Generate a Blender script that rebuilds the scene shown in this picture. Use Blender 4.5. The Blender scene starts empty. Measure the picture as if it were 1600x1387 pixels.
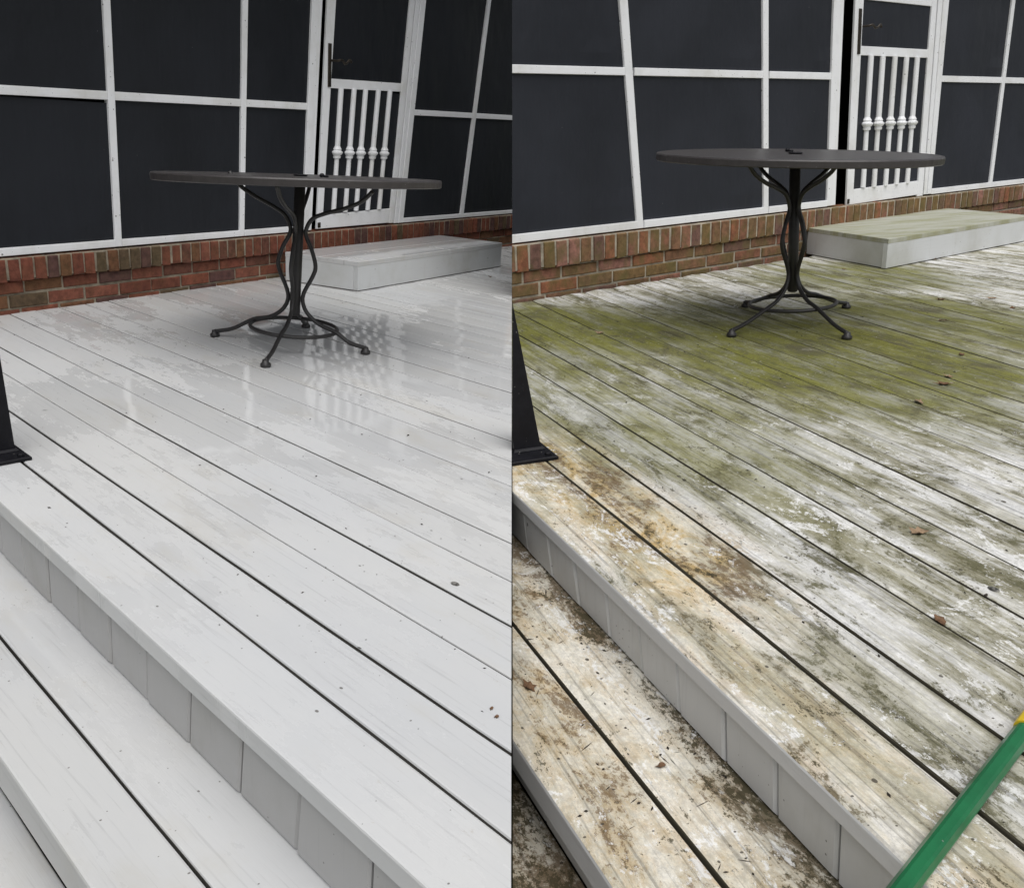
import bpy, bmesh, math, random
from mathutils import Matrix, Vector

random.seed(7)
scene = bpy.context.scene
COL = scene.collection

# measured layout of the two decks, metres: x along the planks, y across them towards the far side, s along the wall
DATA = {'L': {'R': [[0.720056, 0.690422, 0.069548], [0.272535, -0.189206, -0.943359], [-0.638156, 0.698226, -0.324404]],
       'bal': [([4.7733, 1.1137], [4.7109, 0.3712]), ([4.899, 1.1218], [4.8256, 0.3708]), ([5.0132, 1.1253], [4.9353, 0.3749]), ([5.1444, 1.1297], [5.0552, 0.3747]),
               ([5.2665, 1.1335], [5.179, 0.3744])],
       'box': [[-4.3381, 3.3217], [-4.7167, 4.8966], [-4.723, 3.1735]],
       'dbot': [[4.6214, 0.3547], [5.3035, 0.37], [4.55, 0.2665], [5.3407, 0.2698]],
       'dmid': [[4.7246, 1.1698], [5.4114, 1.1914], [4.6751, 1.1147], [5.3998, 1.1378]],
       'feet': [[-3.7144, 2.0599], [-3.1599, 1.968], [-3.129, 2.4425], [-3.6808, 2.5149]],
       'h': 0.9809,
       'handle': [[4.6612, 1.3678], [4.6575, 1.1209], [4.6794, 1.2723], [4.8039, 1.2759]],
       'joints': [(-2.267, -2.267), (-2.104, -2.113), (-1.926, -1.938), (-1.758, -1.77), (-1.582, -1.597), (-1.403, -1.421), (-1.219, -1.236), (-1.038, -1.053), (-0.85, -0.854)],
       'nosz': -0.0396,
       'railb': [0.9114, 0.015],
       'railt': [0.952, 0.0145],
       'ringz': [[4.7452, 0.7348], [5.2207, 0.7405]],
       'seam': [(0.6683, -0.01865), (0.8231, -0.01223), (0.9712, -0.00574), (1.1336, 0.00083), (1.2808, 0.00746), (1.4345, 0.01417), (1.5917, 0.02095), (1.7492, 0.02779),
                (1.9014, 0.03471), (2.0685, 0.0417), (2.2273, 0.04876), (2.3886, 0.05589), (2.5583, 0.06309)],
       'sillb': [0.2561, 0.0021],
       'sillt': [0.2967, 0.0004],
       'tedge': [0.3931, -0.0239],
       'tseam': [0.5356, -0.0215],
       'verts': {'A': [[3.0901, 1.3955], [3.1303, 1.4009], [3.0688, 0.2684], [3.1061, 0.2659]],
                 'B': [[3.9585, 1.5128], [4.0003, 1.5184], [3.8976, 0.2659], [3.932, 0.2638]],
                 'C': [[4.5037, 1.5864], [4.5973, 1.5991], [4.4161, 0.2699], [4.4999, 0.2653]],
                 'D': [[6.4051, 1.8433], [6.4493, 1.8492], [6.1737, 0.2707], [6.2188, 0.2687]],
                 'J': [[5.5177, 1.7234], [5.626, 1.738], [5.348, 0.2716], [5.4442, 0.2759]],
                 'door': [[4.6421, 1.6051], [5.5105, 1.7224], [4.55, 0.2665], [5.3406, 0.272]],
                 'doorglass': [[4.7192, 1.6155], [5.454, 1.7148], [4.6093, 0.3552], [5.3035, 0.37]]},
       'wa': 1.79787,
       'wd': 4.0971,
       'z1': -0.1795},
 'R': {'R': [[0.331353, 0.943004, -0.030804], [0.289392, -0.132653, -0.947974], [-0.89803, 0.3052, -0.316852]],
       'bal': [([6.0806, 1.2506], [6.1196, 0.4026]), ([6.2251, 1.2496], [6.2575, 0.3992]), ([6.3767, 1.2528], [6.4066, 0.3997]), ([6.5251, 1.2518], [6.551, 0.4006]),
               ([6.6657, 1.2505], [6.699, 0.4017])],
       'box': [[-4.5143, 3.9133], [-5.0961, 5.6236], [-5.2367, 3.9427]],
       'dbot': [[6.0027, 0.392], [6.8504, 0.4046], [5.9405, 0.2861], [6.964, 0.2984]],
       'dmid': [[5.9503, 1.3104], [6.8392, 1.3092], [5.9397, 1.2535], [6.8422, 1.254]],
       'feet': [[-3.3106, 2.1095], [-3.0561, 2.4878], [-3.6052, 2.9161], [-3.859, 2.5304]],
       'h': 0.8329,
       'handle': [[5.9038, 1.5319], [5.9239, 1.259], [5.9426, 1.4265], [6.0857, 1.428]],
       'joints': [(-1.966, -1.94), (-1.815, -1.782), (-1.669, -1.637), (-1.514, -1.492), (-1.374, -1.353), (-1.232, -1.216), (-1.086, -1.075), (-0.95, -0.94), (-0.812, -0.806)],
       'nosz': -0.0298,
       'railb': [1.1188, -0.0034],
       'railt': [1.1554, -0.0025],
       'ringz': [[6.0997, 0.8238], [6.6872, 0.8176]],
       'seam': [(0.719, 0.01867), (0.8666, 0.01225), (1.0074, 0.00551), (1.1588, -0.00154), (1.2953, -0.00891), (1.4322, -0.01659), (1.5685, -0.02458), (1.7022, -0.03289),
                (1.8343, -0.04151), (1.9756, -0.05045), (2.1002, -0.05971), (2.2249, -0.06927), (2.3639, -0.07916)],
       'sillb': [0.3111, -0.0024],
       'sillt': [0.3561, -0.003],
       'tedge': [0.4718, 0.0466],
       'tseam': [0.6077, 0.0392],
       'verts': {'A': [[3.7141, 1.4688], [3.7743, 1.472], [3.8645, 0.3039], [3.9161, 0.2996]],
                 'B': [[4.8876, 1.531], [4.9416, 1.5339], [5.0057, 0.2889], [5.055, 0.2852]],
                 'C': [[5.5985, 1.5687], [5.7168, 1.575], [5.6882, 0.3013], [5.7939, 0.294]],
                 'D': [[7.9538, 1.6936], [8.0059, 1.6963], [7.9594, 0.3235], [8.0091, 0.3208]],
                 'J': [[6.8643, 1.6358], [7.0045, 1.6432], [6.9452, 0.2996], [7.0479, 0.298]],
                 'door': [[5.8449, 1.5818], [6.8556, 1.6354], [5.9293, 0.289], [6.9359, 0.3001]],
                 'doorglass': [[5.9395, 1.5868], [6.7868, 1.6317], [6.0027, 0.392], [6.8504, 0.4046]]},
       'wa': 1.90314,
       'wd': 3.7672,
       'z1': -0.1357}}

# ---------------------------------------------------------------- camera, sky, sun, exposure
UNIT = {'L': 0.93, 'R': 1.093}               # module of each deck (the right one has the wider planks); brings both to one level
def asm_cam(t):                              # deck-local metres -> camera axes (x right, y down, z forward)
    d = DATA[t]
    R = Matrix(d['R'])
    M = (R * UNIT[t]).to_4x4()
    M.translation = -(R @ Vector((0, 0, d['h'] * UNIT[t])))
    return M
_up = ((Matrix(DATA['L']['R']) @ Vector((0, 0, 1))) + (Matrix(DATA['R']['R']) @ Vector((0, 0, 1)))).normalized()
_fw = (Vector((0, 0, 1)) - _up * _up.z).normalized()
_rt = _fw.cross(_up)
CAM_Z = 1.53
W = Matrix((_rt, _fw, _up)).to_4x4()
W.translation = Vector((0, 0, CAM_Z))
ASM = {t: W @ asm_cam(t) for t in 'LR'}      # the two decks, each where it stands in the world

cam = bpy.data.cameras.new('camera')
cam.sensor_fit = 'HORIZONTAL'
cam.sensor_width = 36.0
cam.lens = 1450 / 1600 * 36
cam.clip_start = 0.02
cam.clip_end = 500
camo = bpy.data.objects.new('camera', cam)
COL.objects.link(camo)
camo.matrix_world = W @ Matrix.Diagonal((1, -1, -1, 1))
scene.camera = camo

SUN_AZ = math.radians(160)     # clockwise from +Y (forward): behind the viewer's right shoulder
SUN_EL = math.radians(66)
world = bpy.data.worlds.new('World')
scene.world = world
world.use_nodes = True
wn = world.node_tree
wn.nodes.clear()
sky = wn.nodes.new('ShaderNodeTexSky')
sky.sky_type = 'NISHITA'
sky.sun_disc = False
sky.sun_elevation = SUN_EL
sky.sun_rotation = SUN_AZ
sky.dust_density = 4.0
sky.air_density = 1.2
hsv = wn.nodes.new('ShaderNodeHueSaturation')
hsv.inputs['Saturation'].default_value = 0.26      # overcast: a nearly colourless sky
bgn = wn.nodes.new('ShaderNodeBackground')
bgn.inputs['Strength'].default_value = 0.07
wo = wn.nodes.new('ShaderNodeOutputWorld')
wn.links.new(sky.outputs['Color'], hsv.inputs['Color'])
wn.links.new(hsv.outputs['Color'], bgn.inputs['Color'])
wn.links.new(bgn.outputs['Background'], wo.inputs['Surface'])

sl = bpy.data.lights.new('sun', 'SUN')
sl.energy = 1.5
sl.angle = math.radians(70)
sl.color = (1.0, 0.99, 0.975)
so = bpy.data.objects.new('sun', sl)
COL.objects.link(so)
sdir = Vector((math.sin(SUN_AZ) * math.cos(SUN_EL), math.cos(SUN_AZ) * math.cos(SUN_EL), math.sin(SUN_EL)))
so.rotation_euler = sdir.to_track_quat('Z', 'Y').to_euler()
so.location = sdir * 20

scene.view_settings.view_transform = 'Standard'
scene.view_settings.look = 'None'
scene.view_settings.gamma = 1.0
scene.view_settings.exposure = 0.42
scene.view_settings.use_curve_mapping = False
scene.cycles.use_denoising = True
scene.cycles.max_bounces = 5
scene.cycles.diffuse_bounces = 3
scene.cycles.glossy_bounces = 3
scene.cycles.use_adaptive_sampling = True
scene.cycles.adaptive_threshold = 0.02

# ---------------------------------------------------------------- node helper
class N:
    def __init__(s, name):
        s.m = bpy.data.materials.new(name)
        s.m.use_nodes = True
        s.t = s.m.node_tree
        s.t.nodes.clear()
        s.out = s.t.nodes.new('ShaderNodeOutputMaterial')
        s.b = s.t.nodes.new('ShaderNodeBsdfPrincipled')
        s.t.links.new(s.b.outputs[0], s.out.inputs['Surface'])
        tc = s.t.nodes.new('ShaderNodeTexCoord')
        s.obj = tc.outputs['Object']
        s._r = None
    @property
    def rnd(s):
        if s._r is None:
            s._r = s.t.nodes.new('ShaderNodeObjectInfo').outputs['Random']
        return s._r
    def put(s, sock, v):
        if hasattr(v, 'node'):
            s.t.links.new(v, sock)
        elif isinstance(v, (tuple, list)) and len(v) == 3 and sock.type == 'RGBA':
            sock.default_value = (*v, 1)
        else:
            sock.default_value = v
    def set(s, **kw):
        for k, v in kw.items():
            s.put(s.b.inputs[k.replace('_', ' ')], v)
        return s.m
    def math(s, op, a, b=0.0, clamp=False):
        n = s.t.nodes.new('ShaderNodeMath'); n.operation = op; n.use_clamp = clamp
        s.put(n.inputs[0], a); s.put(n.inputs[1], b)
        return n.outputs[0]
    def mul(s, a, b): return s.math('MULTIPLY', a, b)
    def add(s, a, b): return s.math('ADD', a, b)
    def mx(s, a, b): return s.math('MAXIMUM', a, b)
    def inv(s, a): return s.math('SUBTRACT', 1.0, a, True)
    def ramp(s, v, a, b, lo=0.0, hi=1.0):
        n = s.t.nodes.new('ShaderNodeMapRange'); n.interpolation_type = 'SMOOTHSTEP'
        s.put(n.inputs[0], v)
        for i, x in enumerate((a, b, lo, hi)): s.put(n.inputs[i + 1], x)
        return n.outputs[0]
    def mix(s, a, b, f):
        n = s.t.nodes.new('ShaderNodeMix'); n.data_type = 'RGBA'
        s.put(n.inputs[0], f); s.put(n.inputs[6], a); s.put(n.inputs[7], b)
        return n.outputs[2]
    def dark(s, a, f):            # multiply a colour by a grey value
        n = s.t.nodes.new('ShaderNodeVectorMath'); n.operation = 'SCALE'
        s.put(n.inputs[0], a); s.put(n.inputs['Scale'], f)
        return n.outputs[0]
    def vec(s, scale, off=None, v=None):
        n = s.t.nodes.new('ShaderNodeVectorMath'); n.operation = 'MULTIPLY'
        s.put(n.inputs[0], v or s.obj); n.inputs[1].default_value = scale
        o = n.outputs[0]
        if off is not None:
            c = s.t.nodes.new('ShaderNodeCombineXYZ')
            for i in range(3): s.put(c.inputs[i], off)
            a = s.t.nodes.new('ShaderNodeVectorMath'); a.operation = 'ADD'
            s.t.links.new(o, a.inputs[0]); s.t.links.new(c.outputs[0], a.inputs[1])
            o = a.outputs[0]
        return o
    def noise(s, v, scale=1.0, detail=4.0, rough=0.55, dist=0.0):
        n = s.t.nodes.new('ShaderNodeTexNoise')
        s.put(n.inputs['Vector'], v)
        n.inputs['Scale'].default_value = scale; n.inputs['Detail'].default_value = detail
        n.inputs['Roughness'].default_value = rough; n.inputs['Distortion'].default_value = dist
        return n.outputs['Fac']
    def spots(s, v, scale, keep, size):   # sparse round specks: 1 inside a speck
        n = s.t.nodes.new('ShaderNodeTexVoronoi'); n.feature = 'F1'
        s.put(n.inputs['Vector'], v); n.inputs['Scale'].default_value = scale
        sep = s.t.nodes.new('ShaderNodeSeparateColor'); s.t.links.new(n.outputs['Color'], sep.inputs[0])
        has = s.math('LESS_THAN', sep.outputs[0], keep)
        rad = s.mul(sep.outputs[1], size)
        return s.mul(has, s.math('LESS_THAN', n.outputs['Distance'], rad))
    def xyz(s, v=None):
        n = s.t.nodes.new('ShaderNodeSeparateXYZ'); s.put(n.inputs[0], v or s.obj); return n.outputs
    def zone(s, cx, cy, rx, ry, ang=0.0, wob=0.0):   # soft stain area on the deck, 1 in its middle
        x, y, _ = s.xyz()
        dx = s.math('SUBTRACT', x, cx); dy = s.math('SUBTRACT', y, cy)
        c, q = math.cos(ang), math.sin(ang)
        u = s.mul(s.add(s.mul(dx, c), s.mul(dy, q)), 1 / rx)
        w = s.mul(s.add(s.mul(dx, -q), s.mul(dy, c)), 1 / ry)
        r = s.math('SQRT', s.add(s.mul(u, u), s.mul(w, w)))
        if hasattr(wob, 'node'): r = s.add(r, wob)
        return s.ramp(r, 0.35, 1.25, 1.0, 0.0)
    def bump(s, h, strength=0.3, dist=0.002):
        n = s.t.nodes.new('ShaderNodeBump')
        s.put(n.inputs['Strength'], strength); n.inputs['Distance'].default_value = dist
        s.put(n.inputs['Height'], h)
        s.t.links.new(n.outputs[0], s.b.inputs['Normal'])

def clean_deck_mat(name, tone=1.0, wet=0.5, pooled=False, side=None):
    k = N(name)
    off = k.mul(k.rnd, 41.0)
    v = k.vec((1, 1, 1), off)
    grain = k.noise(k.vec((3.5, 130, 60), off), 1, 5, 0.6)
    fine = k.noise(k.vec((14, 420, 200), off), 1, 3, 0.6)
    patch = k.noise(k.vec((0.9, 1.6, 1)), 1.0, 5, 0.6)
    cloud = k.noise(k.vec((3.0, 6.0, 1), off), 1.0, 6, 0.62)
    col = k.mix((0.585 * tone, 0.592 * tone, 0.598 * tone), (0.625 * tone, 0.625 * tone, 0.615 * tone), k.ramp(patch, 0.35, 0.65))
    col = k.mix(col, (0.55 * tone, 0.53 * tone, 0.48 * tone), k.mul(k.ramp(cloud, 0.52, 0.72), 0.45))
    col = k.dark(col, k.add(k.mul(k.rnd, 0.07), 0.945))
    col = k.dark(col, k.ramp(grain, 0.30, 0.44, 0.87, 1.0))
    blot = k.noise(k.vec((18, 30, 1), off), 1.0, 6, 0.75)
    col = k.mix(col, (0.36, 0.31, 0.23), k.mul(k.ramp(blot, 0.64, 0.76), 0.5))
    sp = k.mx(k.spots(k.vec((1, 1.4, 0), off), 22, 0.20, 0.10), k.spots(k.vec((1.3, 1, 0), off), 60, 0.14, 0.15))
    col = k.mix(col, (0.13, 0.12, 0.11), k.mul(sp, 0.85))
    w1 = k.noise(k.vec((1.5, 2.6, 1)), 1.0, 3, 0.5, 0.4)
    w2 = k.noise(k.vec((8, 22, 1), off), 1.0, 5, 0.7)
    pool = k.add(k.mul(k.zone(-3.6, 2.7, 2.6, 2.0), 0.13), k.add(k.mul(k.zone(-0.75, 1.05, 0.75, 0.42), 0.07), k.add(k.mul(k.zone(-1.95, 2.25, 0.5, 0.3), -0.16), k.mul(k.zone(-4.1, 1.75, 1.1, 0.75), -0.13)))) if pooled else 0.0
    wm = k.ramp(k.add(k.add(k.mul(w1, 0.60), k.mul(w2, 0.40)), pool), wet - 0.03, wet + 0.04)
    if side:       # unpainted wood in the joints between planks
        geo = k.t.nodes.new('ShaderNodeNewGeometry')
        nz = k.xyz(geo.outputs['True Normal'])[2]
        col = k.mix(side, col, k.ramp(nz, 0.2, 0.45))
    k.bump(k.add(k.mul(grain, 0.6), k.mul(fine, 0.4)), k.ramp(wm, 0, 1, 0.32, 0.035), 0.0016)
    return k.set(Base_Color=col, Roughness=k.ramp(wm, 0, 1, 0.42, 0.035), Specular_IOR_Level=k.ramp(wm, 0, 1, 0.22, 0.50))

def mossy_deck_mat(name, mode, side=(0.075, 0.066, 0.045)):
    k = N(name)
    off = k.mul(k.rnd, 37.0)
    n1 = k.noise(k.vec((1.3, 2.2, 1)), 1.0, 4, 0.6, 0.3)             # broad, across boards
    blot = k.noise(k.vec((3.4, 7.0, 1), off), 1.0, 8, 0.76, 0.4)      # blotches within a board
    blot2 = k.noise(k.vec((7.0, 12, 1), off), 1.0, 8, 0.80, 0.5)
    strk = k.noise(k.vec((1.3, 15, 1), off), 1.0, 7, 0.72, 0.15)        # lengthways streaks
    gran = k.noise(k.vec((60, 85, 1), off), 1.0, 4, 0.85)             # mould grains
    grain = k.noise(k.vec((2.2, 120, 60), off), 1, 4, 0.6, 0.2)
    wob = k.mul(k.math('SUBTRACT', n1, 0.5), 1.5)
    if mode == 'deck':
        g = k.zone(-3.70, 1.55, 1.2, 0.75, 0.4, wob)
        g = k.mx(g, k.zone(-2.95, 2.2, 1.3, 0.88, 0.3, wob))
        g = k.mx(g, k.mul(k.zone(-3.25, 3.05, 1.0, 0.6, 0.0, wob), 0.92))
        g = k.mx(g, k.mul(k.zone(-4.45, 3.6, 0.8, 0.7, 0.0, wob), 0.85))
        g = k.mx(g, k.mul(k.zone(-2.45, 1.25, 0.85, 0.45, 0.0, wob), 0.6))
        t_ = k.zone(-1.9, 0.84, 0.8, 0.21, 0.0, wob)
        t_ = k.mx(t_, k.mul(k.zone(-0.95, 0.76, 0.7, 0.12, 0.0, wob), 0.45))
        heavy = k.add(k.mul(t_, 0.012), k.mul(k.zone(-1.6, 1.1, 1.2, 0.5), 0.012))
        creamy = k.mul(t_, 0.95)
        pale = k.mix((0.74, 0.735, 0.72), (0.62, 0.60, 0.51), k.ramp(strk, 0.38, 0.62))
    else:
        g = k.mul(k.ramp(n1, 0.5, 0.7), 0.18)
        t_ = k.ramp(n1, 0.35, 0.6, 0.45, 1.0)
        y = k.xyz()[1]
        foot = k.ramp(k.add(y, k.mul(k.math('SUBTRACT', blot, 0.5), 0.25)), 0.60, 0.72)   # grime swept against the riser
        heavy = k.add(k.mul(foot, 0.09), 0.0 if mode == 'tread' else 0.07)
        creamy = k.ramp(blot, 0.35, 0.65, 0.2, 0.75)
        pale = (0.74, 0.72, 0.66)
    # cream and ochre weathering of the paint
    tan = k.mix((0.74, 0.65, 0.47), (0.62, 0.41, 0.14), k.ramp(blot2, 0.43, 0.60))
    col = k.mix(pale, tan, k.mul(creamy, k.ramp(blot2, 0.30, 0.55, 0.4, 0.95)))
    # olive film lying in streaks
    film = k.ramp(k.add(k.mul(strk, 0.5), k.mul(blot, 0.5)), 0.42, 0.575)
    film = k.mul(film, k.ramp(k.add(gran, k.mul(film, 0.22)), 0.47, 0.6, 0.25, 1.0))
    col = k.mix(col, (0.215, 0.20, 0.115), k.mul(film, k.ramp(k.xyz()[1], 0.85, 1.15, 0.45, 0.82) if mode == 'deck' else 0.25))
    # green algae
    gcol = k.mix((0.080, 0.082, 0.016), (0.215, 0.215, 0.036), k.ramp(k.add(k.mul(blot2, 0.6), k.mul(strk, 0.4)), 0.36, 0.64))
    gcol = k.mix(gcol, (0.19, 0.17, 0.125), k.ramp(blot, 0.52, 0.68, 0.0, 0.8))
    gm = k.mul(g, k.ramp(k.add(k.mul(strk, 0.35), k.add(k.mul(blot, 0.3), k.mul(gran, 0.35))), 0.35, 0.51, 0.62, 1.0))
    col = k.mix(col, gcol, k.mul(gm, 0.95))
    # brown-black mould, granular at its edges
    mcol = k.mix((0.095, 0.09, 0.04), (0.14, 0.085, 0.04), k.ramp(k.add(t_, k.mul(blot2, 0.4)), 0.4, 0.9))
    mv = k.add(k.add(k.mul(blot, 0.64), k.mul(gran, 0.36)), heavy)
    col = k.mix(col, mcol, k.mul(k.ramp(mv, 0.525, 0.585), 0.80))
    mv2 = k.add(k.add(k.mul(blot2, 0.55), k.mul(gran, 0.45)), heavy)
    col = k.mix(col, (0.065, 0.058, 0.032), k.mul(k.ramp(mv2, 0.562, 0.60), 0.85))
    # bare paint showing through
    bare = k.ramp(k.add(k.mul(k.noise(k.vec((5, 9, 1), off), 1.1, 7, 0.78, 0.7), 0.72), k.mul(gran, 0.28)), 0.55, 0.585)
    bare = k.mul(bare, k.ramp(g, 0.25, 0.85, 0.8, 0.10))
    col = k.mix(col, (0.78, 0.775, 0.76), bare)
    flake = k.ramp(k.noise(k.vec((40, 60, 1), off), 1.0, 4, 0.7), 0.64, 0.70)
    col = k.mix(col, (0.66, 0.65, 0.62), k.mul(flake, 0.5))
    col = k.dark(col, k.add(k.mul(k.rnd, 0.10), 0.94))
    col = k.dark(col, k.ramp(gran, 0.32, 0.64, 0.76, 1.12))
    col = k.dark(col, k.ramp(grain, 0.34, 0.47, 0.62, 1.0))
    sp = k.mx(k.spots(k.vec((1, 1.4, 0), off), 24, 0.22, 0.16), k.spots(k.vec((1.3, 1, 0), off), 60, 0.16, 0.2))
    col = k.mix(col, (0.06, 0.05, 0.04), k.mul(sp, 0.85))
    # growth only takes hold on the upward faces; the joints between planks are packed with old dirt, the front edges keep their grey paint
    geo = k.t.nodes.new('ShaderNodeNewGeometry')
    nz = k.xyz(geo.outputs['True Normal'])[2]
    upm = k.ramp(k.add(nz, k.mul(k.math('SUBTRACT', gran, 0.5), 0.5)), 0.45, 0.8)
    col = k.mix(side, col, upm)
    k.bump(k.add(k.mul(grain, 0.7), k.mul(gran, 0.5)), 0.5, 0.0025)
    return k.set(Base_Color=col, Roughness=0.82, Specular_IOR_Level=0.25)

def paint_mat(name, c, rough=0.45, dirt=0.5, grain=(120, 4, 4)):
    k = N(name)
    off = k.mul(k.rnd, 23.0)
    n = k.noise(k.vec((2, 2, 2), off), 1.5, 6, 0.6)
    g = k.noise(k.vec(grain, off), 1.0, 4, 0.6)
    col = k.mix(c, tuple(x * y for x, y in zip(c, (0.84, 0.83, 0.79))), k.ramp(n, 0.45, 0.75))
    col = k.dark(col, k.ramp(g, 0.3, 0.45, 0.95, 1.0))
    stain = k.noise(k.vec((16, 16, 3), off), 1.0, 6, 0.72)
    col = k.mix(col, (0.30, 0.27, 0.20), k.mul(k.ramp(stain, 0.55, 0.75), 0.30 * (dirt if dirt <= 1 else 0.35)))
    sp = k.mx(k.spots(k.vec((1, 1, 1), off), 30, 0.2 * dirt, 0.16), k.spots(k.vec((1, 1, 1), off), 75, 0.25 * dirt, 0.16))
    col = k.mix(col, (0.10, 0.095, 0.085), k.mul(sp, 0.8))
    k.bump(g, 0.15, 0.001)
    return k.set(Base_Color=col, Roughness=rough)

def brick_mat(name, stops, algae):
    k = N(name)
    cr = k.t.nodes.new('ShaderNodeValToRGB')
    cr.color_ramp.interpolation = 'CONSTANT'
    el = cr.color_ramp.elements
    el[0].position = 0; el[0].color = (*stops[0], 1); el[1].position = 1 / len(stops); el[1].color = (*stops[1], 1)
    for i, c in enumerate(stops[2:], 2):
        e = el.new(i / len(stops)); e.color = (*c, 1)
    k.t.links.new(k.rnd, cr.inputs[0])
    off = k.mul(k.rnd, 31.0)
    n = k.noise(k.vec((30, 30, 30), off), 1.0, 6, 0.7)
    n2 = k.noise(k.vec((9, 9, 9), off), 1.0, 4, 0.6)
    col = k.dark(cr.outputs[0], k.ramp(n, 0.3, 0.7, 0.62, 1.25))
    col = k.mix(col, (0.13, 0.115, 0.04), k.mul(k.ramp(n2, 0.4, 0.65), algae))
    col = k.mix(col, (0.36, 0.30, 0.26), k.mul(k.ramp(n, 0.68, 0.78), 0.5))
    k.bump(n, 0.7, 0.004)
    return k.set(Base_Color=col, Roughness=0.85, Specular_IOR_Level=0.25)

def plain_mat(name, c, rough=0.5, var=0.25, scale=8.0, bump=0.2, metal=0.0, spec=0.5, c2=None, dust=0.0):
    k = N(name)
    n = k.noise(k.vec((1, 1, 1)), scale, 6, 0.65)
    c2 = c2 or tuple(x * (1 - var) for x in c)
    col = k.mix(c, c2, k.ramp(n, 0.35, 0.68))
    if dust:
        d_ = k.mx(k.spots(k.vec((1, 1, 1)), 45, 0.25 * dust, 0.14), k.spots(k.vec((1, 1, 1)), 110, 0.3 * dust, 0.2))
        col = k.mix(col, (0.30, 0.29, 0.27), k.mul(d_, 0.6))
        col = k.mix(col, (0.16, 0.15, 0.14), k.mul(k.ramp(k.noise(k.vec((1, 1, 1)), scale * 0.4, 5, 0.7), 0.55, 0.75), 0.25 * dust))
    if bump: k.bump(k.noise(k.vec((1, 1, 1)), scale * 12, 4, 0.6), bump, 0.001)
    return k.set(Base_Color=col, Roughness=rough, Metallic=metal, Specular_IOR_Level=spec)

def screen_mat(name, c):
    k = N(name)
    n = k.noise(k.vec((1, 1, 1)), 1.3, 4, 0.5)
    st = k.noise(k.vec((60, 60, 1.5)), 1.0, 3, 0.5)
    col = k.mix(c, tuple(x * 1.4 for x in c), k.ramp(n, 0.38, 0.72))
    col = k.dark(col, k.ramp(st, 0.35, 0.65, 0.98, 1.02))
    sp = k.spots(k.vec((1, 1, 1)), 24, 0.10, 0.07)
    col = k.mix(col, (0.2, 0.2, 0.21), k.mul(sp, 0.55))
    k.bump(k.add(n, k.mul(k.noise(k.vec((7, 7, 2.2)), 1.0, 3, 0.5), 0.5)), 0.5, 0.04)
    return k.set(Base_Color=col, Roughness=k.ramp(n, 0.3, 0.7, 0.42, 0.66), Specular_IOR_Level=0.32)

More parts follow.
